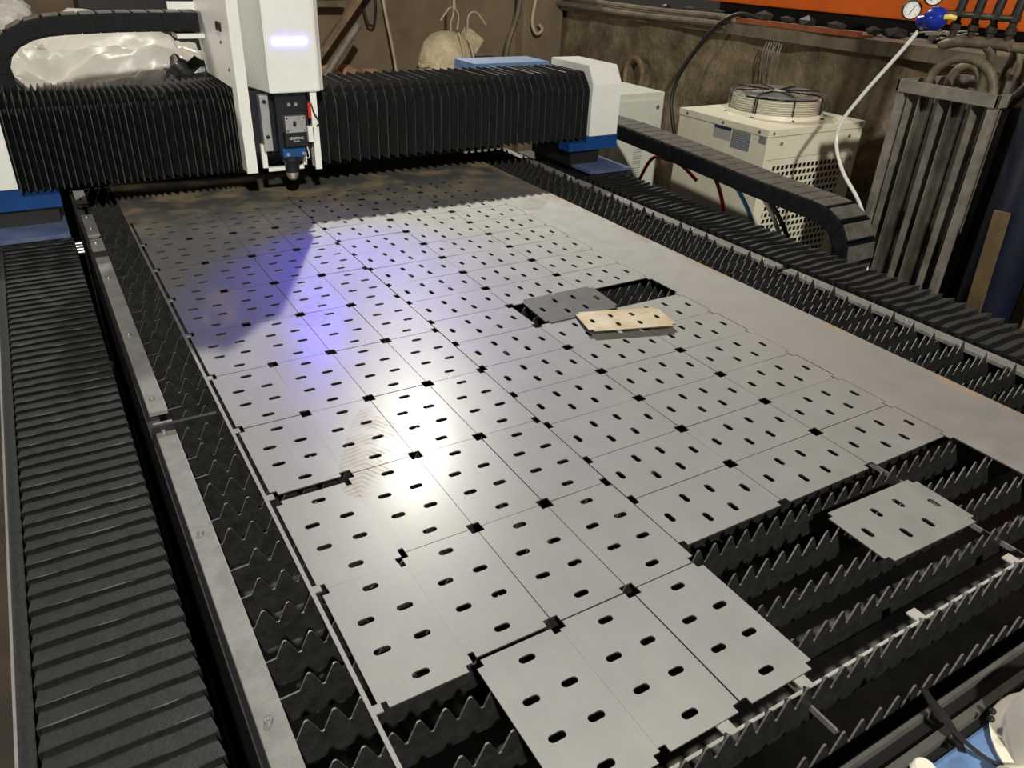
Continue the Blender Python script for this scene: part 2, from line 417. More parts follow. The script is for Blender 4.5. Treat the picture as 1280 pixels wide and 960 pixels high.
bm = B(); box(bm, -.427, -.407, -1.10, YF, -.20, -.034); fin('bellows_side_guide', bm, M['bellows'], bed)
bm = B(); box(bm, -.431, -.427, -1.10, YF, -.20, -.029); fin('guide_edge', bm, M['alu'], bed)
# near end: two dark bars and the blue deck
bm = B(); box(bm, -.1, 2.0, -.911, -.905, -.10, 0.0); fin('end_bar', bm, M['endbar'], bed)
bm = B(); box(bm, -.1, 2.0, -.9300, -.9112, -.12, -.016); fin('end_plate', bm, M['black'], bed)
bm = B(); box(bm, -.1, .955, -.944, -.932, -.10, -.008); fin('end_bar', bm, M['endbar'], bed)
bm = B(); box(bm, -.1, 2.05, -.9555, -.9442, -.20, -.024); fin('end_plate', bm, M['black'], bed)
bm = B(); box(bm, -.15, 2.05, -1.36, -.956, -.5, -.02, .004); fin('blue_end_deck', bm, M['deck'], bed)

# ------------------------------------------------------------------ steel sheet and the cut plates
W, L, GX, GY, LX = .15, .2592, .6012, -.03, .2630
TH = .003
def plate_mesh(name, w, l, g, n, m):
    """w across x, l along y, corner notches n, six slots; slots run along the short side"""
    bm = B(); x0, y0, x1, y1 = -w / 2 + g, -l / 2 + g, w / 2 - g, l / 2 - g
    nn = n - g
    outline = [(x0 + nn, y0), (x1 - nn, y0), (x1 - nn, y0 + nn), (x1, y0 + nn), (x1, y1 - nn), (x1 - nn, y1 - nn), (x1 - nn, y1), (x0 + nn, y1), (x0 + nn, y1 - nn), (x0, y1 - nn), (x0, y0 + nn), (x0 + nn, y0 + nn)]
    loops = [outline]; hl, r = .0075, .0062; long_y = l > w
    s, t = (w, l) if long_y else (l, w)
    for a, b_ in ((.075, .0325), (.042, .0975), (.107, .0975), (.042, .1625), (.107, .1625), (.075, .2275)):
        cx, cy = a - .075, b_ - .1296
        lp = []
        for k in range(7): an = -math.pi / 2 + math.pi * k / 6; lp.append((cx + hl + r * math.cos(an), cy + r * math.sin(an)))
        for k in range(7): an = math.pi / 2 + math.pi * k / 6; lp.append((cx - hl + r * math.cos(an), cy + r * math.sin(an)))
        if not long_y: lp = [(py, px) for px, py in lp]
        loops.append(lp)
    edges = []; allv = []
    for lp in loops:
        vs = [bm.verts.new((px, py, 0)) for px, py in lp]; allv.append(vs)
        edges += [bm.edges.new((vs[k], vs[(k + 1) % len(vs)])) for k in range(len(vs))]
    bmesh.ops.triangle_fill(bm, use_beauty=True, use_dissolve=False, edges=edges)
    bmesh.ops.recalc_face_normals(bm, faces=bm.faces)
    for f in bm.faces:
        if f.normal.z < 0: f.normal_flip()
    top = list(bm.faces)
    lowmap = {}
    for vs in allv:
        for v in vs: lowmap[v] = bm.verts.new(v.co - Vector((0, 0, TH)))
    for f in top: bm.faces.new([lowmap[v] for v in reversed(f.verts)])
    for vs in allv:
        for k in range(len(vs)):
            a, b_ = vs[k], vs[(k + 1) % len(vs)]; bm.faces.new((b_, a, lowmap[a], lowmap[b_])).material_index = 1
    bmesh.ops.recalc_face_normals(bm, faces=bm.faces)
    me = bpy.data.meshes.new(name); bm.to_mesh(me); bm.free(); me.materials.append(m); me.materials.append(M['edge']); return me
ml = plate_mesh('cut_plate', W, L, .0008, .0130, M['steel'])
mr = plate_mesh('cut_plate', LX, W, .0008, .0130, M['steel'])
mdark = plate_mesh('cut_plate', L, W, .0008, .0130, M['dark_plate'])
mrust = plate_mesh('cut_plate', L, W, .0008, .0130, M['rust_plate'])
def plate(me, x, y, label, z=0., rot=(0, 0, 0)):
    o = bpy.data.objects.new('cut_plate', me); C.objects.link(o); o.location = (x, y, z); o.rotation_euler = rot
    return tag(o, label, 'steel plate', 'six-slot steel plates cut from the sheet')
rp = random.Random(3)
def jit(a): return rp.uniform(-a, a)
shift = {(0, -1): (0, -.020), (0, -2): (.001, -.018), (1, -3): (.002, -.006), (2, -3): (.001, -.001), (3, -3): (.002, 0)}
for c in range(4):
    for r in range(-3, 7):
        if (c, r) == (0, -3): continue
        dx, dy = shift.get((c, r), (0, 0))
        plate(ml, (c + .5) * W + dx + jit(.0004) + (.0035 if c == 0 else 0), (r + .5) * L + dy + jit(.0004),
              'six-slot steel plate laid lengthwise, %s column from left clamp rail, %s row from near end' % (ordinal(c), ordinal(r + 3)),
              jit(.0003), (jit(.004), jit(.003), jit(.0012)))
for c in range(3):
    for r in range(-3, 13):
        if r == 3 and c in (1, 2): continue
        plate(mr, GX + (c + .5) * LX + jit(.0004), GY + (r + .5) * W + jit(.0004),
              'six-slot steel plate laid crosswise, %s column beside lengthwise plates, %s row from near gap' % (ordinal(c), ordinal(r + 3)),
              jit(.0003), (jit(.004), jit(.003), jit(.0012)))
plate(mr, 1.030, -.6165, 'loose six-slot steel plate lying alone on bare slats at near right', .0006, (0, 0, -.025))
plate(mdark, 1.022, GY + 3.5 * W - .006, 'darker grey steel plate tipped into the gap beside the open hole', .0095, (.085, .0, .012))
plate(mrust, 1.098, .325, 'yellowish rusty steel plate lying loose on top across its neighbours', .0125, (-.065, .0, -.30))
def cut_edges(o):
    for p in o.data.polygons:
        if abs(p.normal.z) < .5: p.material_index = 1
    return o
# skeleton: what is left of the sheet around the plates
sk = thing('sheet_skeleton', 'uncut leftover steel sheet framing the cut plates, wide along right side', 'steel sheet', (.82, .7, -.003))
bm = B(); xr = GX + 3 * LX + .001; SR = 1.640; yn = -.796; yf = 2.42
top = GY + 13 * W
nb = .0130
pts = [(xr, yn), (SR, yn), (SR, yf), (-.010, yf), (-.010, 7 * L + .001), (4 * W, 7 * L + .001), (4 * W, top + .001), (xr, top + .001)]
# notch tabs along the right border where plate corners were clipped
for r in range(12, -4, -1):
    yy = GY + r * W
    pts += [(xr, yy + nb - .001), (xr - nb + .002, yy + nb - .001), (xr - nb + .002, yy - nb + .001), (xr, yy - nb + .001)]
pts += [(xr, yn + .012)]
prism(bm, pts, 2, -TH, 0)
cut_edges(fin('sheet_remainder', bm, [M['steel'], M['edge']], sk))
bm = B(); prism(bm, [(-.010, yn), (-.0035, yn), (-.0035, 7 * L), (-.010, 7 * L)], 2, -TH, 0)
for r in range(-2, 7):
    yy = r * L; box(bm, -.0035, .0085, yy - .007 - (.012 if r < 0 else 0), yy + .008 - (.012 if r < 0 else 0), -TH, 0)
fin('edge_strip', bm, M['steel'], sk)
zs = -.012
bm = B(); box(bm, -.010, xr + .02, -.7935, -.7895, zs - TH, zs)
for x in (GX - LX + .075, GX - .032, GX + LX - .022, GX + 2 * LX - .006): box(bm, x - .011, x + .011, -.7895, -.769, zs - TH, zs)
fin('edge_strip', bm, M['scrap'], sk)

# small offcuts that fell through to the tray and onto slats
rs = random.Random(11)
for k, (x, y, kind) in enumerate([(.40, -.845, 0), (.445, -.83, 1), (.36, -.84, 1), (.50, -.845, 0), (.42, -.70, 1), (.33, -.86, 1), (.47, -.72, 0), (.95, -.74, 1)]):
    bm = B()
    if kind: lathe(bm, [(.016, 0), (.016, .003)], (0, 0, 0), 2, 20)
    else: prism(bm, [(-.013, -.012), (.012, -.013), (.014, .010), (-.010, .013)], 2, 0, .003)
    o = fin('scrap_offcut', bm, M['scrap'] if k < 3 else M['galv'])
    o.location = (x, y, -.1995); o.rotation_euler = (0, 0, rs.uniform(0, 3))
    tag(o, ['small bright square offcut dropped below the near edge of the plates', 'small round steel slug dropped below the near edge of the plates'][kind], 'offcut', 'offcuts in the scrap tray')

# ------------------------------------------------------------------ gantry
ga = thing('laser_gantry', 'black bellows-covered gantry beam bridging the bed with white end boxes', 'gantry', (.82, 1.85, .05))
bm = B(); box(bm, -.30, 1.94, 1.76, 2.0, .20, .42); fin('beam', bm, M['black'], ga)
OUT = [(1.705, .172), (1.705, .385), (1.722, .412), (1.762, .456), (2.02, .456), (2.045, .42), (2.045, .20)]
INN = [(1.738, .180), (1.738, .372), (1.750, .392), (1.782, .428), (2.01, .430), (2.02, .41), (2.02, .21)]
def gantry_bellows(x0, x1, fn, n):
    bm = B(); rows = []
    rnd = random.Random(int(x0 * 50) + 3)
    for k in range(2 * n + 1):
        x = x0 + (x1 - x0) * fn(k / (2 * n)); p = OUT if k % 2 else INN
        rows.append([bm.verts.new((x + rnd.uniform(-.001, .001), yy, zz + rnd.uniform(-.001, .001))) for yy, zz in p])
        if k % 2:
            rows.append([bm.verts.new((x + .0016, yy, zz)) for yy, zz in p])
    for a, b_ in zip(rows, rows[1:]):
        for j in range(len(a) - 1):
            f = bm.faces.new((a[j], a[j + 1], b_[j + 1], b_[j]))
            if abs((a[0].co - b_[0].co).x) < .0045 and abs(a[0].co.y - b_[0].co.y) < .002: f.material_index = 1
    return fin('beam_bellows', bm, [M['gbellows'], M['bedge']], ga)
gantry_bellows(-.335, .40, lambda t: 1 - (1 - t) ** 1 if t < .62 else .62 + .38 * (1 - (1 - (t - .62) / .38) ** 1.5), 36)
gantry_bellows(.66, 1.945, lambda t: t * 1.14 - .14 * t * t, 35)
BOX = [(1.70, .183), (1.70, .410), (1.745, .482), (2.05, .482), (2.05, .183)]
for x0, x1 in ((1.945, 2.102), (-.470, -.312)):
    bm = B(); vs = prism(bm, BOX, 0, x0, x1)
    bmesh.ops.bevel(bm, geom=list(bm.edges), offset=.003, segments=2, affect='EDGES')
    e = fin('end_box', bm, M['white'], ga)
    bm = B()
    if x0 > 0: box(bm, 1.835, 2.104, 1.698, 2.05, .125, .160); box(bm, 1.93, 2.104, 1.698, 2.05, .1601, .184)
    else: box(bm, -.50, -.200, 1.698, 2.05, .118, .160); box(bm, -.50, -.305, 1.698, 2.05, .1601, .184)
    fin('end_base', bm, M['blue'], ga)
    bm = B(); xa, xb = (1.86, 2.02) if x0 > 0 else (-.44, -.215); box(bm, xa, xb, 1.72, 2.05, .055, .125); fin('slide_block', bm, M['black'], ga)
for x0, x1 in ((1.875, 2.105), (-.480, -.200)):
    bm = B(); box(bm, x0, x1, 1.575, 2.06, .048, .060, .001); fin('carriage_plate', bm, M['blueplate'], ga)
    bm = B(); box(bm, x0 + .01, x1 - .01, 1.585, 2.06, .02, .048); fin('carriage_skirt', bm, M['black'], ga)
bm = B()
for k in range(4): lathe(bm, [(.006, 0), (.006, .022)], (-.196, 1.50 + k * .03, .02), 0, 10)
fin('bolt_row', bm, M['chrome'], ga, True)
bm = B(); box(bm, 1.54, 1.94, 2.06, 2.26, .312, .462, .003); fin('motor_cover', bm, M['deck'], ga)
bm = B(); box(bm, -.10, 1.72, 2.115, 2.125, .0685, .31); box(bm, -.10, 1.72, 2.045, 2.125, .296, .31); fin('rear_light_shield', bm, M['black'], ga)  # unseen panel added to keep the rear lamp off the far sheet

# ------------------------------------------------------------------ laser head on the gantry
hd = thing('laser_carriage', 'white laser head housing with glowing blue light bar on gantry', 'laser head', (.55, 1.68, .14))
bm = B()
prism(bm, [(1.640, .185), (1.640, .87), (1.75, 1.07), (2.17, 1.07), (2.17, .575), (2.10, .462), (1.700, .462), (1.697, .185)], 0, .395, .410)
fin('side_panel', bm, M['white'], hd)
bm = B(); prism(bm, [(1.640, .175), (1.640, .87), (1.75, 1.07), (2.10, 1.07), (2.10, .462), (1.700, .462), (1.697, .175)], 0, .652, .668); fin('side_panel', bm, M['white'], hd)
bm = B(); box(bm, .395, .432, 1.632, 1.640, .182, .80); fin('front_flange', bm, M['white'], hd)
bm = B(); box(bm, .645, .668, 1.632, 1.640, .175, .80); fin('front_flange', bm, M['white'], hd)
bm = B(); box(bm, .410, .652, 1.690, 1.700, .24, .448); fin('back_plate', bm, M['headblack'], hd)
bm = B(); box(bm, .410, .652, 2.085, 2.10, .47, 1.07); box(bm, .410, .652, 1.78, 2.10, 1.06, 1.07); box(bm, .410, .652, 1.845, 1.855, .45, 1.06); fin('rear_plate', bm, M['white'], hd)
bm = B()
box(bm, .462, .625, 1.672, 1.690, .172, .186); box(bm, .462, .480, 1.672, 1.690, .172, .27); box(bm, .612, .625, 1.672, 1.690, .172, .24)
fin('bottom_bracket', bm, M['white'], hd)
bm = B(); cv = prism(bm, [(.503, 1.620), (.677, 1.620), (.700, 1.642), (.700, 1.84), (.462, 1.84), (.462, 1.80)], 2, .450, .875)
bmesh.ops.bevel(bm, geom=list(bm.edges), offset=.003, segments=2, affect='EDGES')
cov = fin('head_cover', bm, M['white'], hd)
bm = B(); box(bm, .529, .645, 1.6165, 1.621, .607, .624, .001); fin('light_bar', bm, M['led'], cov)
ld = bpy.data.lights.new('light_bar_glow', 'AREA'); ld.shape = 'RECTANGLE'; ld.size, ld.size_y = .112, .016; ld.energy = 2.0; ld.color = (.04, .03, 1.0); ld.spread = math.radians(76)
lo = bpy.data.objects.new('light_bar_glow', ld); C.objects.link(lo); lo.location = (.587, 1.6155, .6155); lo.rotation_euler = (math.radians(-(90 - 24)), 0, 0)
# drag chain bracket and latch on the left panel
bm = B(); box(bm, .30, .395, 2.05, 2.17, .585, .60); box(bm, .30, .395, 2.16, 2.17, .585, .70); fin('chain_bracket', bm, M['white'], hd)
bm = B(); box(bm, .387, .396, 1.745, 1.80, .635, .665, .003); fin('latch', bm, M['headblack'], hd)
for zz, yy in ((.600, 1.775), (.52, 1.70)):
    bm = B(); lathe(bm, [(.005, -.004), (.005, .002)], (.395, yy, zz), 0, 10); fin('screw', bm, M['headblack'], hd)
# cutting head
bm = B(); box(bm, .470, .500, 1.648, 1.688, .250, .440, .002); al = fin('linear_guide', bm, M['alu'], hd)
for zz in (.42, .30):
    bm = B(); lathe(bm, [(.007, -.003), (.007, .0005)], (.485, 1.648, zz), 1, 12); fin('hole', bm, M['headblack'], al)
bm = B(); box(bm, .525, .640, 1.655, 1.690, .24, .455, .003); fin('focus_body', bm, M['headblack'], hd)
for xx in (.572, .597):
    bm = B(); lathe(bm, [(.006, -.004), (.006, .001), (.003, .001)], (xx, 1.655, .405), 1, 12); fin('screw', bm, M['chrome'], hd)
bm = B(); box(bm, .547, .621, 1.630, 1.656, .312, .369, .002); sp = fin('lens_plate', bm, M['alu'], hd)
bm = B(); prism(bm, [(.5795 + .006 * math.cos(a * math.pi / 6), .343 + .010 * math.sin(a * math.pi / 6)) for a in range(12)], 1, 1.6275, 1.631); fin('lens_port', bm, M['headblack'], sp)
for xx in (.553, .614):
    for zz in (.319, .362):
        bm = B(); lathe(bm, [(.003, -.002), (.003, .0005)], (xx, 1.630, zz), 1, 8); fin('screw', bm, M['headblack'], sp)
bm = B(); box(bm, .541, .621, 1.628, 1.670, .262, .311, .003); lb = fin('drawer_block', bm, M['headblack'], hd)
def text(s, size, loc, parent):
    cu = bpy.data.curves.new('logo_text', 'FONT'); cu.body = s; cu.size = size; cu.align_x = 'CENTER'; cu.extrude = .0002
    t = bpy.data.objects.new('logo_text', cu); C.objects.link(t)
    me = bpy.data.meshes.new_from_object(t.evaluated_get(bpy.context.evaluated_depsgraph_get()))
    bpy.data.objects.remove(t); me.materials.clear()
    me.transform(Matrix.Translation(loc) @ Matrix.Rotation(math.pi / 2, 4, 'X'))
    return ob('logo_text', me, parent, [M['text']])
text('SENFENG', .0125, (.581, 1.6275, .289), lb); text('LEIMING', .0060, (.581, 1.6275, .281), lb)
bm = B(); box(bm, .527, .610, 1.622, 1.675, .227, .259, .004); bl = fin('sensor_collar', bm, M['headblue'], hd)
for xx in (.543, .600):
    bm = B(); lathe(bm, [(.006, -.006), (.006, .002)], (xx, 1.624, .240), 1, 10); fin('knurled_screw', bm, M['chrome'], bl, True)
bm = B(); lathe(bm, [(.036, .226), (.036, .215), (.027, .205), (.025, .172), (.020, .168)], (.562, 1.652, 0), 2, 24); fin('cone_body', bm, M['headblack'], hd, True)
bm = B(); lathe(bm, [(.023, .170), (.023, .158), (.019, .156), (.019, .150), (.012, .142), (.003, .139)], (.560, 1.652, 0), 2, 20); fin('nozzle', bm, M['copper'], hd, True)
bm = B(); box(bm, .627, .650, 1.632, 1.655, .274, .329, .002); fin('junction_block', bm, M['white'], hd)
bm = B(); box(bm, .633, .643, 1.628, 1.634, .359, .411, .001); fin('warning_tag', bm, M['red'], hd)
bm = B(); tube(bm, curve([(.640, 1.64, .45), (.652, 1.63, .38), (.668, 1.62, .345), (.660, 1.63, .33)], 6), .003, 6); fin('sensor_cable', bm, M['rubber'], hd, True)
bm = B(); tube(bm, curve([(.600, 1.63, .235), (.612, 1.62, .222), (.622, 1.625, .228), (.62, 1.64, .262)], 6), .002, 6); fin('sensor_cable', bm, M['whitehose'], hd, True)

# ------------------------------------------------------------------ cable drag chains
def chain(name, label, path, width_axis, w, h, pitch, cat_group, parent_loc):
    """path: list of points of the link centre line; width_axis 0 or 1"""
    root = thing(name, label, 'cable chain', parent_loc, cat_group)
    P = [Vector(p) for p in path]; seg = []; d = 0
    def at(s):
        acc = 0
        for a, b_ in zip(P, P[1:]):
            l = (b_ - a).length
            if acc + l >= s: return a + (b_ - a) * ((s - acc) / l)
            acc += l
        return None
    bm = B(); g = .0012
    # a link: side cheeks and dusty lids, lying along local x, height z, width y
    box(bm, g, pitch - g, -w / 2, w / 2, -h / 2, h / 2 - .004, .002, 0)
    box(bm, g + .001, pitch - g - .004, -w / 2 + .004, w / 2 - .004, h / 2 - .005, h / 2, .0015, 1)
    box(bm, pitch * .5, pitch * 1.25, -w / 2 - .003, -w / 2, -h / 2 + .006, h / 2 - .008, .001, 0)
    box(bm, pitch * .5, pitch * 1.25, w / 2, w / 2 + .003, -h / 2 + .006, h / 2 - .008, .001, 0)
    bmesh.ops.recalc_face_normals(bm, faces=bm.faces)
    me = bpy.data.meshes.new('link'); bm.to_mesh(me); bm.free(); me.materials.append(M['chain']); me.materials.append(M['dustytop'])
    wv = Vector((1, 0, 0)) if width_axis == 0 else Vector((0, 1, 0))
    p = at(0); s = pitch
    while True:
        q = at(s)
        if q is None: break
        t = (q - p).normalized(); n = t.cross(wv).normalized()
        if len(seg) == 0 and n.z < 0: wv = -wv; n = -n
        n = t.cross(wv).normalized(); yv = n.cross(t)
        o = bpy.data.objects.new('link', me); C.objects.link(o); o.parent = root
        o.matrix_basis = Matrix.Translation(p - root.location) @ Matrix((t, yv, n)).transposed().to_4x4()
        seg.append(o); p = q; s += pitch
    return root
rpth = [(2.285, 2.75, .165), (2.285, 1.8, .163), (2.285, 1.35, .142), (2.285, .95, .118), (2.285, .66, .110)]
R_, yc, zc = .135, .60, -.028
for k in range(0, 13):
    a = math.pi / 2 + math.pi * k / 12; rpth.append((2.285, yc + R_ * math.cos(a), zc + R_ * math.sin(a)))
rpth += [(2.285, 1.2, -.165), (2.285, 2.5, -.165)]
chain('drag_chain', 'black cable drag chain sagging beside right bellows and looping down', rpth, 0, .155, .072, .068, 'cable drag chains', (2.285, 1.5, -.2))
lp = [(.385, 2.11, .642), (0.10, 2.11, .640), (-.09, 2.11, .632)]
cx, cz, rx, rz = -.09, .49, .195, .140
for k in range(1, 13):
    a = math.pi / 2 + math.pi * k / 12; lp.append((cx + rx * math.cos(a), 2.11, cz + rz * math.sin(a)))
lp += [(.3, 2.11, .348), (1.5, 2.11, .348)]
chain('drag_chain', 'black cable drag chain looping above left half of gantry', lp, 1, .105, .066, .056, 'cable drag chains', (.1, 2.11, .30))

# gantry assembly scaled up about the camera point, landing on the two side rails
GS, GOFF = 1.0785, Vector((.0177, .0948, -.0717))
def to_rails(o):
    o.scale = (GS,) * 3; o.location = o.location * GS + GOFF
for o in [q for q in C.objects if q.parent is None and q.name.split('.')[0] in ('laser_gantry', 'laser_carriage', 'drag_chain')]: to_rails(o)
lo.location = lo.location * GS + GOFF; ld.size *= GS; ld.size_y *= GS

# ------------------------------------------------------------------ chiller
x0, x1, y0, y1, zt = 2.835, 3.545, 1.445, 2.085, .20
ch = thing('water_chiller', 'cream water chiller with round fan guard on top and perforated front', 'chiller', ((x0 + x1) / 2, (y0 + y1) / 2, FLOOR))
bm = B(); box(bm, x0 + .012, x1 - .012, y0 + .03, y1, FLOOR + .05, zt - .01)
fin('inner_body', bm, M['black'], ch)
bm = B(); box(bm, x0, x0 + .012, y0, y1, FLOOR + .05, zt - .035, .002); fin('side_panel', bm, M['cream'], ch)
bm = B(); box(bm, x1 - .012, x1, y0, y1, FLOOR + .05, zt - .035, .002); fin('side_panel', bm, M['cream'], ch)
bm = B(); box(bm, x0 - .004, x1 + .004, y0 - .004, y1 + .004, zt - .036, zt, .003); tp = fin('top_lid', bm, M['cream'], ch)
fx0, fx1 = x0 + .012, x1 - .012
bm = B(); box(bm, fx0, fx1, y0 + .002, y0 + .014, .052, zt - .038, .002); up = fin('upper_panel', bm, M['cream'], ch)
bm = B(); gx0, gx1, gz0, gz1 = fx0 + .05, fx1 - .09, FLOOR + .15, .018
box(bm, fx0, gx0, y0, y0 + .012, FLOOR + .05, .050); box(bm, gx1, fx1, y0, y0 + .012, FLOOR + .05, .050)
box(bm, gx0, gx1, y0, y0 + .012, gz1, .050); box(bm, gx0, gx1, y0, y0 + .012, FLOOR + .05, gz0)
nx, nz = 17, 21; px_, pz_ = (gx1 - gx0) / nx, (gz1 - gz0) / nz
for k in range(nz): box(bm, gx0, gx1, y0 + .001, y0 + .004, gz0 + k * pz_, gz0 + k * pz_ + .012)
for r in range(nz):
    z_a, z_b = gz0 + r * pz_ + .012, gz0 + (r + 1) * pz_; off = (r % 2) * px_ * .35
    for k in range(nx):
        xa = gx0 + k * px_ + off; prism(bm, [(xa, z_a), (xa + .009, z_a), (xa + .012, z_b), (xa + .003, z_b)], 1, y0 + .001, y0 + .004)
fin('perforated_panel', bm, M['cream'], ch)
for (xx, zz) in ((x0 + .03, zt - .018), (x1 - .03, zt - .018), (x0 + .10, .13), (x1 - .10, .13), (x1 - .05, .01)):
    bm = B(); lathe(bm, [(.008, -.006), (.008, .004)], (xx, y0 - .001, zz), 1, 12); fin('screw', bm, M['bolt'], ch)
for yy in (2.02, 1.75, 1.50):
    bm = B(); lathe(bm, [(.008, -.004), (.008, .004)], (x0 - .003, yy, zt - .018), 0, 12); fin('screw', bm, M['bolt'], ch)
bm = B(); box(bm, x0 - .0015, x0, 1.688, 1.810, .100, .163); s1 = fin('sticker', bm, M['sticker'], ch)
bm = B(); box(bm, x0 - .0022, x0 - .0015, 1.688, 1.810, .148, .163); fin('sticker_header', bm, M['sticker_blue'], s1)
bm = B(); box(bm, x0 - .0015, x0, 1.555, 1.682, .073, .160); fin('sticker', bm, M['sticker_dark'], ch)
bm = B(); box(bm, x0 - .0015, x0, 1.455, 1.500, .130, .166); fin('sticker', bm, M['sticker_dark'], ch)
fc = (3.245, 1.80); FR = .245
bm = B(); lathe(bm, [(FR + .015, zt), (FR + .008, zt + .02), (FR - .01, zt + .02), (FR - .012, zt - .005)], (fc[0], fc[1], 0), 2, 40); fin('fan_shroud', bm, M['cream'], ch, True)
bm = B(); lathe(bm, [(FR - .020, zt + .001), (FR - .012, zt + .001), (FR - .012, zt + .088), (FR - .018, zt + .088), (FR - .020, zt + .060)], (fc[0], fc[1], 0), 2, 40)
bm.faces.ensure_lookup_table()
for f in [f for f in bm.faces if len(f.verts) > 4]: bm.faces.remove(f)
fin('fan_duct', bm, M['cream'], ch, True)
bm = B()
def ring(bm, r, z, rad, seg=44): 
    pts = [(fc[0] + r * math.cos(2 * math.pi * k / seg), fc[1] + r * math.sin(2 * math.pi * k / seg), z) for k in range(seg + 1)]
    tube(bm, pts, rad, 5, False)
for k in range(8): ring(bm, FR, zt + .022 + k * .0115, .0017)
for k in range(11): ring(bm, FR - .004 - k * .018, zt + .106, .0014)
fg = fin('guard_rings', bm, M['chrome'], ch)
bm = B()
for k in range(8):
    a = 2 * math.pi * k / 8 + .33; ca, sa = math.cos(a), math.sin(a)
    for off in ((-.006, .006) if k % 2 == 0 else (0,)):
        ox, oy = -sa * off, ca * off
        tube(bm, [(fc[0] + ca * .05 + ox, fc[1] + sa * .05 + oy, zt + .112), (fc[0] + ca * (FR - .03) + ox, fc[1] + sa * (FR - .03) + oy, zt + .113),
                  (fc[0] + ca * (FR + .004) + ox, fc[1] + sa * (FR + .004) + oy, zt + .100), (fc[0] + ca * (FR + .006) + ox, fc[1] + sa * (FR + .006) + oy, zt + .004),
                  (fc[0] + ca * (FR + .03) + ox, fc[1] + sa * (FR + .03) + oy, zt + .003)], .0032, 6)
fin('guard_braces', bm, M['grille'], ch)
bm = B(); lathe(bm, [(.055, zt + .03), (.06, zt + .095), (.045, zt + .10), (.02, zt + .101)], (fc[0], fc[1], 0), 2, 20); fin('fan_motor', bm, M['black'], ch, True)
for k in range(5):
    bm = B(); a = 2 * math.pi * k / 5
    vs = []
    for (r, d, z) in ((.05, -.30, .045), (.05, .35, .085), (.22, .42, .08), (.22, -.18, .04)):
        vs.append((fc[0] + r * math.cos(a + d), fc[1] + r * math.sin(a + d), zt + z))
    lo = [bm.verts.new((p[0], p[1], p[2] - .003)) for p in vs]; hi = [bm.verts.new(p) for p in vs]
    bm.faces.new(hi); bm.faces.new(lo[::-1])
    for j in range(4): bm.faces.new((lo[j], lo[(j + 1) % 4], hi[(j + 1) % 4], hi[j]))
    fin('fan_blade', bm, M['black'], ch)

# ------------------------------------------------------------------ control cabinet
cb = thing('control_cabinet', 'grey-green steel control cabinet behind right end of gantry', 'cabinet', (2.84, 2.7, FLOOR))
bm = B(); box(bm, 2.58, 3.082, 2.505, 2.90, FLOOR + .06, .206, .004); fin('cabinet_body', bm, M['cabinet'], cb)
bm = B(); box(bm, 2.61, 3.052, 2.493, 2.506, FLOOR + .10, .165, .003); dr = fin('cabinet_door', bm, M['cabinet'], cb)
bm = B(); lathe(bm, [(.012, -.006), (.012, .004)], (3.025, 2.492, .125), 1, 12); fin('door_lock', bm, M['bolt'], dr)
bm = B()
for gx_, n_, gz_, m_ in ((2.66, 3, -.10, 16), (2.88, 6, -.12, 16), (2.86, 8, .02, 5)):
    for i_ in range(n_):
        for j_ in range(m_): box(bm, gx_ + i_ * .011, gx_ + i_ * .011 + .005, 2.4915, 2.4935, gz_ - j_ * .014, gz_ - j_ * .014 + .005)
v = fin('vent_holes', bm, M['black'], dr)
bm = B(); box(bm, 2.60, 3.06, 2.52, 2.88, FLOOR, FLOOR + .06); fin('plinth', bm, M['black'], cb)

# ------------------------------------------------------------------ ambient vaporizer and its pipework
vp = thing('ambient_vaporizer', 'tall weathered aluminium fin-tube vaporizer with bent pipes above its frame', 'vaporizer', (3.02, .58, FLOOR))
vx0, vx1, vy0, vy1 = 2.80, 3.26, .40, .818
for a in (((vx0, vx0 + .012), (vy0, vy1)), ((vx1 - .012, vx1), (vy0, vy1)), ((vx0, vx1), (vy0, vy0 + .012)), ((vx0, vx1), (vy1 - .012, vy1))):
    bm = B(); box(bm, *a[0], *a[1], .475, .522, .002); fin('top_frame_bar', bm, M['galv_light'], vp)
def star(cx, cy, z0, z1, n=8, r=.070, t=.0022):
    pts = []
    for k in range(n):
        a = 2 * math.pi * k / n + .39
        for da, rr in ((-t / r, r), (t / r, r), (math.pi / n, .016)): pts.append((cx + rr * math.cos(a + da), cy + rr * math.sin(a + da)))
    bm = B(); prism(bm, pts, 2, z0, z1); return fin('fin_tube', bm, M['galv'], vp)
for i_ in range(3):
    for j_ in range(3): star(vx0 + .085 + i_ * .145, vy0 + .075 + j_ * .135, FLOOR + .12, .47)
for (xx, yy) in ((vx0 + .02, vy0 + .02), (vx1 - .02, vy0 + .02), (vx0 + .02, vy1 - .02), (vx1 - .02, vy1 - .02)):
    bm = B(); box(bm, xx - .012, xx + .012, yy - .016, yy + .016, FLOOR, .475, .002); fin('corner_post', bm, M['galv_light'], vp)
def bend(p, q, h, r=.017, m='pipe'):
    p, q = Vector(p), Vector(q); pts = []
    for k in range(15):
        a = math.pi * k / 14; c = (p + q) / 2 + (p - q) / 2 * math.cos(a); pts.append((c.x, c.y, c.z + h * math.sin(a)))
    bm = B(); tube(bm, [(p.x, p.y, p.z - .06)] + pts + [(q.x, q.y, q.z - .06)], r, 12); return fin('pipe_bend', bm, M[m], vp, True)
bend((2.885, .745, .50), (2.885, .475, .50), .12, .018)
bend((3.03, .745, .50), (3.03, .610, .50), .08)
bend((3.17, .610, .50), (3.03, .475, .50), .15)
bm = B(); tube(bm, curve([(3.03, .61, .48), (3.02, .60, .56), (2.99, .585, .63), (2.97, .60, .66)], 6), .018, 10); fin('riser_pipe', bm, M['pipe'], vp, True)
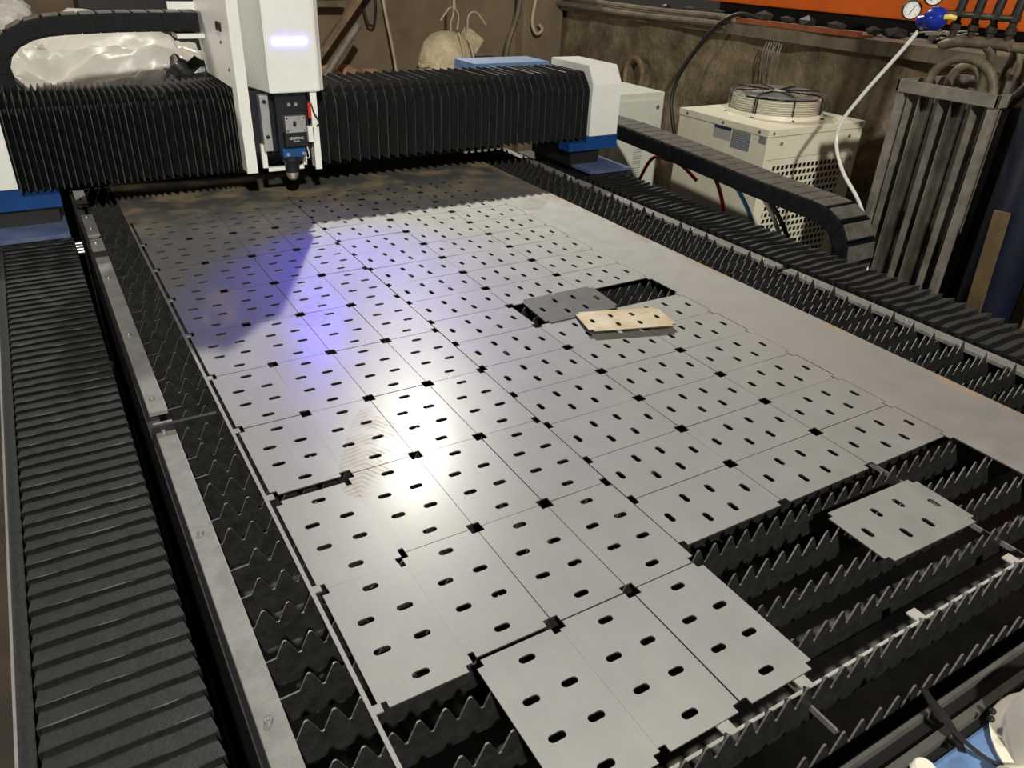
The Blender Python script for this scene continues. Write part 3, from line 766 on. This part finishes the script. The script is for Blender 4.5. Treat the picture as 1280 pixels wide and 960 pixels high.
bm = B(); tube(bm, curve([(3.17, .475, .48), (3.17, .47, .60), (3.10, .49, .655), (2.99, .53, .665)], 6), .018, 10); fin('riser_pipe', bm, M['pipe'], vp, True)
bm = B(); tube(bm, curve([(2.885, .41, .48), (2.90, .37, .55), (2.95, .36, .62), (2.95, .34, .70)], 6), .02, 10); fin('riser_pipe', bm, M['darkpipe'], vp, True)

mf = thing('valve_manifold', 'dark gas manifold with four hose valves above vaporizer', 'manifold', (2.98, .64, .66))
bm = B(); tube(bm, [(2.98, .80, .645), (2.98, .775, .65), (2.98, .72, .668), (2.985, .52, .672)], [.012, .020, .022, .022], 12); fin('header_pipe', bm, M['pipe'], mf, True)
for k, yy in enumerate((.755, .682, .608, .535)):
    bm = B(); zz = .668
    lathe(bm, [(.014, zz), (.014, zz + .035), (.020, zz + .04), (.020, zz + .062), (.014, zz + .066), (.014, zz + .08), (.022, zz + .084), (.022, zz + .104), (.015, zz + .108)], (2.98, yy, 0), 2, 8)
    vb = fin('valve', bm, M['darkpipe'], mf)
    bm = B(); tube(bm, [(2.97, yy, zz + .093), (2.945, yy + .022, zz + .093), (2.94, yy + .034, zz + .093)], [.010, .012, .012], 8); fin('valve_handle', bm, M['darkpipe'], vb, True)
    bm = B(); tube(bm, curve([(2.98, yy, zz + .10), (2.985, yy - .004, zz + .16), (3.0, yy - .01, zz + .30), (3.02, yy - .01, 1.3)], 5), .017, 10); fin('hose', bm, M['rubber'], mf, True)

rg = thing('pressure_regulator', 'pressure regulator with glossy blue knob between gauges and valves', 'regulator', (2.93, .80, .72))
bm = B(); tube(bm, [(2.90, .812, .735), (2.895, .79, .742), (2.89, .765, .748), (2.888, .752, .75)], [.040, .046, .036, .020], 20); fin('knob', bm, M['knob'], rg, True)
bm = B(); tube(bm, [(2.91, .86, .725), (2.90, .82, .733)], .026, 14); fin('regulator_body', bm, M['knob'], rg, True)
bm = B(); tube(bm, [(2.89, .755, .75), (2.90, .735, .752), (2.915, .722, .748)], [.010, .011, .009], 8); fin('brass_fitting', bm, M['yellow'], rg, True)
bm = B(); tube(bm, [(2.905, .83, .72), (2.90, .845, .70)], .010, 8); fin('hose_barb', bm, M['bolt'], rg, True)
bm = B(); tube(bm, [(2.93, .86, .725), (2.95, .90, .74)], .008, 8); fin('gauge_stem', bm, M['bolt'], rg, True)
def gauge(c, label):
    t = thing('pressure_gauge', label, 'gauge', c, 'round pressure gauges')
    n = (cam.location - Vector(c)).normalized(); n = Vector((n.x * .8, n.y - .2, n.z * .4)).normalized()
    q = n.to_track_quat('Z', 'Y').to_matrix().to_4x4()
    def put(name, bm, m, par):
        bm.transform(Matrix.Translation(c) @ q); return fin(name, bm, M[m], par, False)
    bm = B(); lathe(bm, [(.030, -.02), (.036, -.015), (.037, .008), (.033, .010), (.032, .004)], (0, 0, 0), 2, 28); put('gauge_case', bm, 'darkpipe', t)
    bm = B(); lathe(bm, [(.032, .002), (.032, .0045)], (0, 0, 0), 2, 28); d = put('dial_face', bm, 'dial', t)
    bm = B()
    for k in range(21):
        a = math.radians(-45 + 270 * k / 20); r0 = .022 if k % 5 == 0 else .0255; ca, sa = math.cos(a), math.sin(a)
        prism(bm, [(ca * r0 - sa * .0006, sa * r0 + ca * .0006), (ca * .029 - sa * .0006, sa * .029 + ca * .0006), (ca * .029 + sa * .0006, sa * .029 - ca * .0006), (ca * r0 + sa * .0006, sa * r0 - ca * .0006)], 2, .0045, .005)
    put('dial_ticks', bm, 'rubber', d)
    bm = B(); prism(bm, [(-.010, -.018), (.011, .020), (.013, .019), (-.007, -.0195)], 2, .0052, .006); put('needle', bm, 'rubber', d)
    return t
gauge((2.945, .938, .762), 'round white-faced pressure gauge left of blue regulator knob')
gauge((2.965, .870, .818), 'round white-faced pressure gauge above blue knob, cut by photo edge')
bm = B(); tube(bm, curve([(2.898, .852, .692), (2.88, .90, .60), (2.84, .985, .44), (2.81, 1.04, .31), (2.80, 1.03, .22), (2.74, .92, .13), (2.70, .78, .04), (2.69, .70, -.08), (2.70, .62, -.40), (2.72, .6, FLOOR + .03)], 8), .0078, 8)
tag(fin('white_hose', bm, M['whitehose'], None, True), 'white plastic hose curving down from regulator past chiller corner', 'hose')

gc = thing('gas_cylinder', 'dark blue gas cylinder standing at the right edge beside vaporizer', 'gas cylinder', (2.86, .225, FLOOR))
bm = B(); lathe(bm, [(.10, FLOOR), (.105, FLOOR + .03), (.105, .52), (.09, .60), (.05, .66), (.035, .68)], (2.86, .225, 0), 2, 24); fin('cylinder_shell', bm, M['gas'], gc, True)
bm = B(); lathe(bm, [(.035, .68), (.035, .72), (.02, .73), (.02, .80)], (2.86, .225, 0), 2, 12); fin('cylinder_neck', bm, M['darkpipe'], gc, True)
bm = B(); vs = box(bm, 2.70, 2.712, .13, .185, FLOOR, .16); bmesh.ops.rotate(bm, verts=bm.verts, cent=(2.70, .15, FLOOR), matrix=Matrix.Rotation(-.05, 3, 'X'))
tag(fin('leaning_board', bm, M['ochre']), 'ochre brown narrow board leaning in front of dark blue cylinder', 'board')
bm = B(); box(bm, 2.80, 3.4, -.45, .05, FLOOR, .10, .01)
tag(fin('rusty_bin', bm, M['wood']), 'dark rusty brown steel bin standing at right edge beyond bellows', 'bin')

# ------------------------------------------------------------------ hoses under the chain
for (p, m, l) in (([(2.46, 1.50, -.02), (2.42, 1.58, .04), (2.40, 1.66, .05), (2.42, 1.8, .02), (2.5, 2.0, -.2)], 'redhose', 'red air hose arching highest beneath drag chain'),
                  ([(2.36, 1.18, -.14), (2.36, 1.22, -.04), (2.34, 1.27, .06), (2.33, 1.34, .09)], 'redhose', 'red air hose dropping straight between drag chain and bellows'),
                  ([(2.36, 1.00, -.14), (2.36, 1.05, -.05), (2.34, 1.12, .04), (2.33, 1.18, .08)], 'bluehose', 'blue air hose dropping between drag chain and bellows'),
                  ([(2.36, .84, -.14), (2.36, .90, -.05), (2.34, .97, .04), (2.33, 1.03, .08)], 'whitehose', 'pale grey cable dropping between drag chain and bellows'),
                  ([(2.37, .80, -.14), (2.37, .87, -.05), (2.35, .95, .04), (2.34, 1.01, .08)], 'rubber', 'black cable beside the pale one under drag chain')):
    bm = B(); tube(bm, curve(p, 6), .009, 8); to_rails(tag(fin('air_hose', bm, M[m], None, True), l, 'hose', 'hoses under the drag chain'))
bm = B(); tube(bm, curve([(3.78, 2.50, .60), (3.66, 2.58, .62), (3.60, 2.72, .52), (3.55, 2.88, .28), (3.52, 2.92, .10), (3.50, 2.86, -.06), (3.45, 2.6, -.5), (3.4, 2.5, FLOOR + .02)], 8), .013, 8)
tag(fin('black_cable', bm, M['rubber'], None, True), 'thick black cable arching from wall ledge down behind the chiller', 'cable')

# ------------------------------------------------------------------ things on and behind the right wall
orr = thing('orange_machine', 'large orange painted steel machine body standing beyond the right wall', 'machine', (5.0, 2.0, FLOOR))
bm = B(); box(bm, 4.22, 5.6, -.8, 3.6, .645, 1.6, .01); fin('orange_panel', bm, M['orange'], orr)
bm = B(); box(bm, 4.40, 5.5, -.7, 3.5, FLOOR, .645); fin('dark_base', bm, M['black'], orr)
bm = B(); box(bm, 4.212, 4.222, -.8, 3.6, .80, .815); fin('panel_seam', bm, M['black'], orr)
bm = B(); prism(bm, [(3.69, .572), (3.80, .572), (3.80, .585), (3.703, .585), (3.703, .60), (3.69, .60)], 1, 1.70, 2.62)
tag(fin('steel_angle', bm, M['oorange']), 'worn orange steel angle lying along the wall ledge', 'steel angle')
rk = random.Random(21)
for k in range(13):
    y = 1.0 + k * .21 + rk.uniform(-.05, .05); s = rk.uniform(.025, .045); bm = B()
    bmesh.ops.create_icosphere(bm, subdivisions=1, radius=1)
    for v in bm.verts: v.co = Vector((v.co.x * s * 1.2, v.co.y * s * rk.uniform(1.2, 2.4), v.co.z * s * .8)) * (1 + rk.uniform(-.3, .2))
    o = fin('rubble_piece', bm, M['rubble'] if k % 3 else M['black']); o.location = (3.95 + rk.uniform(-.04, .08), y, .575 + s * .55)
    tag(o, 'dark lump of rubble lying on the ledge beneath orange machine', 'rubble', 'rubble on the wall ledge')
for k in range(14):
    bm = B(); tube(bm, [(-.06, 0, 0), (0, 0, rk.uniform(0, .01)), (.06, 0, 0)], .0045, 6)
    o = fin('scrap_rod', bm, M['chrome'], None, True); o.location = (3.90 + rk.uniform(-.05, .05), 1.35 + rk.uniform(-.16, .16), .60 + rk.uniform(0, .03)); o.rotation_euler = (0, rk.uniform(-.25, .25), rk.uniform(0, 3.1))
    tag(o, 'short bright metal rod in the scrap heap on the ledge', 'metal scrap', 'bright rods heaped on the ledge')
for z, x, l in ((.545, 3.672, 'dusty grey pipe running along the front of the wall ledge'), (.585, 3.73, 'dusty grey pipe lying on top of the wall ledge')):
    bm = B(); tube(bm, [(x, y_, z + .006 * math.sin(y_ * 3)) for y_ in [2.7 + .25 * k for k in range(9)]], .02, 8); tag(fin('ledge_pipe', bm, M['ledge'], None, True), l, 'pipe')
wb = thing('wire_bundle', 'bundle of thin grey wires hanging on right wall above chiller', 'wires', (3.70, 2.28, .3))
for k in range(7):
    y = 2.22 + k * .02; bm = B(); tube(bm, curve([(3.69, y, .49), (3.675, y + rk.uniform(-.01, .01), .42), (3.68, y + rk.uniform(-.03, .03), .30 + rk.uniform(-.05, .05))], 5), .004, 5); fin('wire', bm, M['galv'], wb)
bm = B(); tube(bm, [(3.685, 3.55 + .10 * math.cos(a * math.pi / 10), .13 + .13 * math.sin(a * math.pi / 10)) for a in range(21)], .018, 8)
tag(fin('rusty_ring', bm, M['wood'], None, True), 'brown ring hanging on right wall beyond the white end box', 'ring')

# ------------------------------------------------------------------ things by the back wall
pm = thing('old_pump', 'dusty domed pump casting with pipe standing before the back wall', 'pump', (2.45, 4.2, FLOOR))
bm = B(); c = (2.44, 4.15)
lathe(bm, [(.16, FLOOR), (.16, FLOOR + .3), (.20, FLOOR + .34), (.20, .16), (.205, .18), (.195, .24), (.165, .32), (.11, .375), (.05, .395), (.01, .398)], (c[0], c[1], 0), 2, 28); fin('pump_dome', bm, M['rustpipe'], pm, True)
bm = B(); box(bm, 2.20, 2.27, 4.05, 4.12, .175, .20, .004); fin('lug', bm, M['rustpipe'], pm)
bm = B(); tube(bm, [(2.60, 4.10, .13), (2.78, 4.05, .14), (2.80, 4.05, .14), (2.98, 4.0, .16)], [.06, .06, .075, .07], 14); fin('outlet_pipe', bm, M['rustpipe'], pm, True)
bm = B(); box(bm, 2.62, 2.80, 4.00, 4.12, .19, .23, .01); fin('clamp', bm, M['darkpipe'], pm)
bm = B(); vs = box(bm, 2.56, 2.70, 4.1, 4.2, .27, .39, .01); bmesh.ops.rotate(bm, verts=bm.verts, cent=(2.63, 4.15, .33), matrix=Matrix.Rotation(.6, 3, 'Y')); fin('terminal_box', bm, M['rustpipe'], pm)
for p in ([(2.46, 4.12, .40), (2.45, 4.1, .46), (2.47, 4.1, .52), (2.47, 4.1, .70)], [(2.46, 4.1, .55), (2.42, 4.08, .54), (2.36, 4.08, .47)], [(2.50, 4.1, .41), (2.51, 4.1, .5), (2.48, 4.1, .56), (2.48, 4.1, .72)],
          [(2.58, 4.1, .39), (2.58, 4.08, .50), (2.64, 4.08, .52), (2.72, 4.08, .44)], [(2.46, 4.0, .40), (2.47, 3.94, .25), (2.47, 3.94, .05), (2.47, 3.94, -.2)], [(2.53, 4.0, .38), (2.55, 3.93, .2), (2.55, 3.93, -.1)]):
    bm = B(); tube(bm, curve(p, 6), .006, 6); fin('wire', bm, M['rope'], pm, True)
bm = B(); tube(bm, [(1.50, 4.18, .07), (1.83, 4.26, .43)], .024, 14); tube(bm, [(1.44, 4.12, FLOOR), (1.50, 4.18, .07)], .024, 14)
tag(fin('grey_pipe', bm, M['galv_light'], None, True), 'pale grey pipe leaning diagonally right of the laser head', 'pipe')
bm = B(); vs = box(bm, -.02, .02, -.03, .03, -.5, .6); o = fin('leaning_timber', bm, M['wood']); o.location = (1.70, 4.47, .33); o.rotation_euler = (0, .72, 0)
tag(o, 'brown timber leaning diagonally above the grey pipe', 'timber')
st = thing('brick_stack', 'low shelf of dark planks with loose brick pieces behind gantry', 'brick pile', (1.8, 4.3, FLOOR))
bm = B(); box(bm, 1.55, 2.10, 4.30, 4.66, FLOOR, -.02, .01); fin('plank_base', bm, M['wood'], st)
for (x, y, z, a) in ((1.72, 4.40, .05, .5), (1.84, 4.38, .05, .3), (1.98, 4.40, .04, .1), (1.68, 4.58, .05, -.3), (1.86, 4.58, .05, .2)):
    bm = B(); box(bm, -.05, .05, -.11, .11, -.035, .035, .004); o = fin('brick', bm, M['brick'], st); o.location = Vector((x, y, z)) - st.location; o.rotation_euler = (.5, a * .4, a)
bm = B(); tube(bm, curve([(2.02, 4.68, .62), (2.03, 4.66, .48), (2.05, 4.64, .40), (2.09, 4.64, .40), (2.11, 4.64, .50), (2.115, 4.66, .70)], 6), .009, 6)
tag(fin('wall_hook', bm, M['rubber'], None, True), 'thin dark wire hook hanging on the back wall', 'hook')
bm = B(); tube(bm, curve([(2.16, 4.66, .72), (2.18, 4.64, .50), (2.22, 4.60, .20), (2.25, 4.58, -.1), (2.26, 4.56, -.5)], 6), .011, 6)
tag(fin('pale_cord', bm, M['rope'], None, True), 'pale thin cord hanging down the back wall above gantry', 'cord')
bm = B(); tube(bm, curve([(3.30, 4.60, .70), (3.28, 4.56, .50), (3.18, 4.54, .25), (3.15, 4.54, .0), (3.16, 4.54, -.4)], 6), .022, 8)
tag(fin('brown_hose', bm, M['pipe'], None, True), 'brown hose hanging near the corner of the back wall', 'hose')
bm = B(); tube(bm, curve([(3.44, 4.56, .60), (3.40, 4.54, .42), (3.44, 4.53, .33), (3.50, 4.54, .36), (3.47, 4.55, .40)], 6), .013, 8)
tag(fin('rope_loop', bm, M['rope'], None, True), 'pale curled rope end hanging in the wall corner', 'rope')
# wall clutter high on the back wall
bm = B(); box(bm, 1.35, 1.85, 4.55, 4.72, .52, .56); tag(fin('wall_shelf', bm, M['ledge']), 'short dusty shelf board on back wall right of laser head', 'shelf')
for k, (x, m) in enumerate(((1.42, 'black'), (1.56, 'brick'), (1.74, 'gas'))):
    bm = B(); lathe(bm, [(.05, 0), (.055, .02), (.055, .13), (.03, .16), (.03, .19)], (x, 4.62, .56), 2, 14)
    tag(fin('bottle', bm, M[m], None, True), ['black', 'reddish brown', 'dark blue'][k] + ' bottle on the dusty wall shelf', 'bottle', 'bottles on the wall shelf')
# left background: plastic covered heap
def drape(name, label, c, r, seed, m, amp, res=5):
    from mathutils import noise
    bm = B(); bmesh.ops.create_icosphere(bm, subdivisions=res, radius=1)
    for v in bm.verts:
        p = v.co.copy(); q = Vector((math.copysign(abs(p.x) ** .7, p.x) * r[0], math.copysign(abs(p.y) ** .7, p.y) * r[1], math.copysign(abs(p.z) ** .8, p.z) * r[2]))
        f = noise.fractal(Vector((p.x * 1.5 + p.z * 2.2 + seed, p.y * 2.0, p.z * 1.2)), .6, 2.1, 5)
        rid = abs(noise.noise(Vector((p.x * 3.2 - p.z * 5 + seed, p.y * 2, p.z * 2 + p.x * 2))))
        v.co = Vector(c) + q * (1 + amp * f - amp * .9 * rid)
        if v.co.z < FLOOR: v.co.z = FLOOR
    return tag(fin(name, bm, m, None, True), label, 'plastic sheet' if m is M['plastic'] else 'bag')
drape('plastic_sheet', 'crumpled white plastic sheeting heaped behind left half of gantry', (.10, 3.30, -.30), (.80, .36, .80), 2.0, M['plastic'], .16, 6)
drape('plastic_sheet', 'taller heap of white plastic sheeting behind the looping drag chain', (-.75, 4.20, 0.0), (.72, .36, .85), 8.0, M['plastic'], .12, 6)
drape('black_bag', 'black plastic bag lying beside laser head behind gantry', (.46, 2.66, .235), (.17, .12, .21), 4.0, M['bag'], .25, 4)
bm = B(); box(bm, -.20, .64, 2.50, 2.80, FLOOR, .02, .01); tag(fin('dark_crate', bm, M['black']), 'dark crate behind gantry carrying the black bag', 'crate')
bm = B(); box(bm, .15, 1.10, 4.30, 4.62, FLOOR, .62, .01); tag(fin('dark_locker', bm, M['black']), 'dark steel locker against back wall left of laser head', 'locker')

# ------------------------------------------------------------------ hard hat on the near deck
HX, HY = .800, -1.075
hh = thing('hard_hat', 'cream hard hat resting on blue deck at lower right corner', 'hard hat', (HX, HY, -.02))
bm = B(); prof = [(.112, 0.0), (.128, .003), (.130, .009), (.117, .014), (.112, .05), (.100, .085), (.075, .112), (.043, .126), (.012, .130)]
lathe(bm, prof, (HX, HY, -.0195), 2, 36)
for v in bm.verts: v.co.x = HX + (v.co.x - HX) * .9
fin('shell', bm, M['hat'], hh, True)
bm = B(); tube(bm, [(HX - .10, HY + .035, -.008), (HX - .128, HY + .052, -.008), (HX - .138, HY + .058, -.008)], [.022, .020, .010], 12); lg = fin('side_lug', bm, M['hat'], hh, True)
bm = B(); lathe(bm, [(.006, .011), (.006, .014)], (HX - .128, HY + .052, 0), 2, 12); fin('lug_hole', bm, M['rubber'], lg)
for (x, y) in ((HX - .052, HY + .118), (HX - .066, HY + .112)):
    bm = B(); lathe(bm, [(.0045, 0), (.005, .004), (.003, .007)], (x, y, .006), 2, 10); fin('strap_clip', bm, M['rubber'], hh, True)
def strap(pts, w, t):
    P = curve(pts, 8); bm = B(); rows = []
    for k, p in enumerate(P):
        d = (P[min(k + 1, len(P) - 1)] - P[max(k - 1, 0)]).normalized(); sd = d.cross(Vector((.3, .2, 1))).normalized(); up = sd.cross(d)
        rows.append([bm.verts.new(p + sd * a * w + up * b * t) for a, b in ((-.5, -.5), (.5, -.5), (.5, .5), (-.5, .5))])
    for a, b in zip(rows, rows[1:]):
        for k in range(4): bm.faces.new((a[k], a[(k + 1) % 4], b[(k + 1) % 4], b[k]))
    bm.faces.new(rows[0][::-1]); bm.faces.new(rows[-1]); return bm
fin('chin_strap', strap([(HX - .075, HY + .045, -.012), (.695, -1.005, -.012), (.672, -.980, .004), (.662, -.955, .016), (.658, -.925, .028), (.668, -.899, .034), (.672, -.898, .030), (.678, -.925, .014), (.674, -.948, .004), (.662, -.965, .002), (.655, -.972, .003)], .010, .003), M['rubber'], hh)
bm = B(); lathe(bm, [(.016, -.02), (.018, -.012), (.012, -.006)], (.600, -.957, 0), 2, 16)
tag(fin('white_disc', bm, M['hat'], None, True), 'small round white disc lying on blue deck at bottom edge', 'disc')
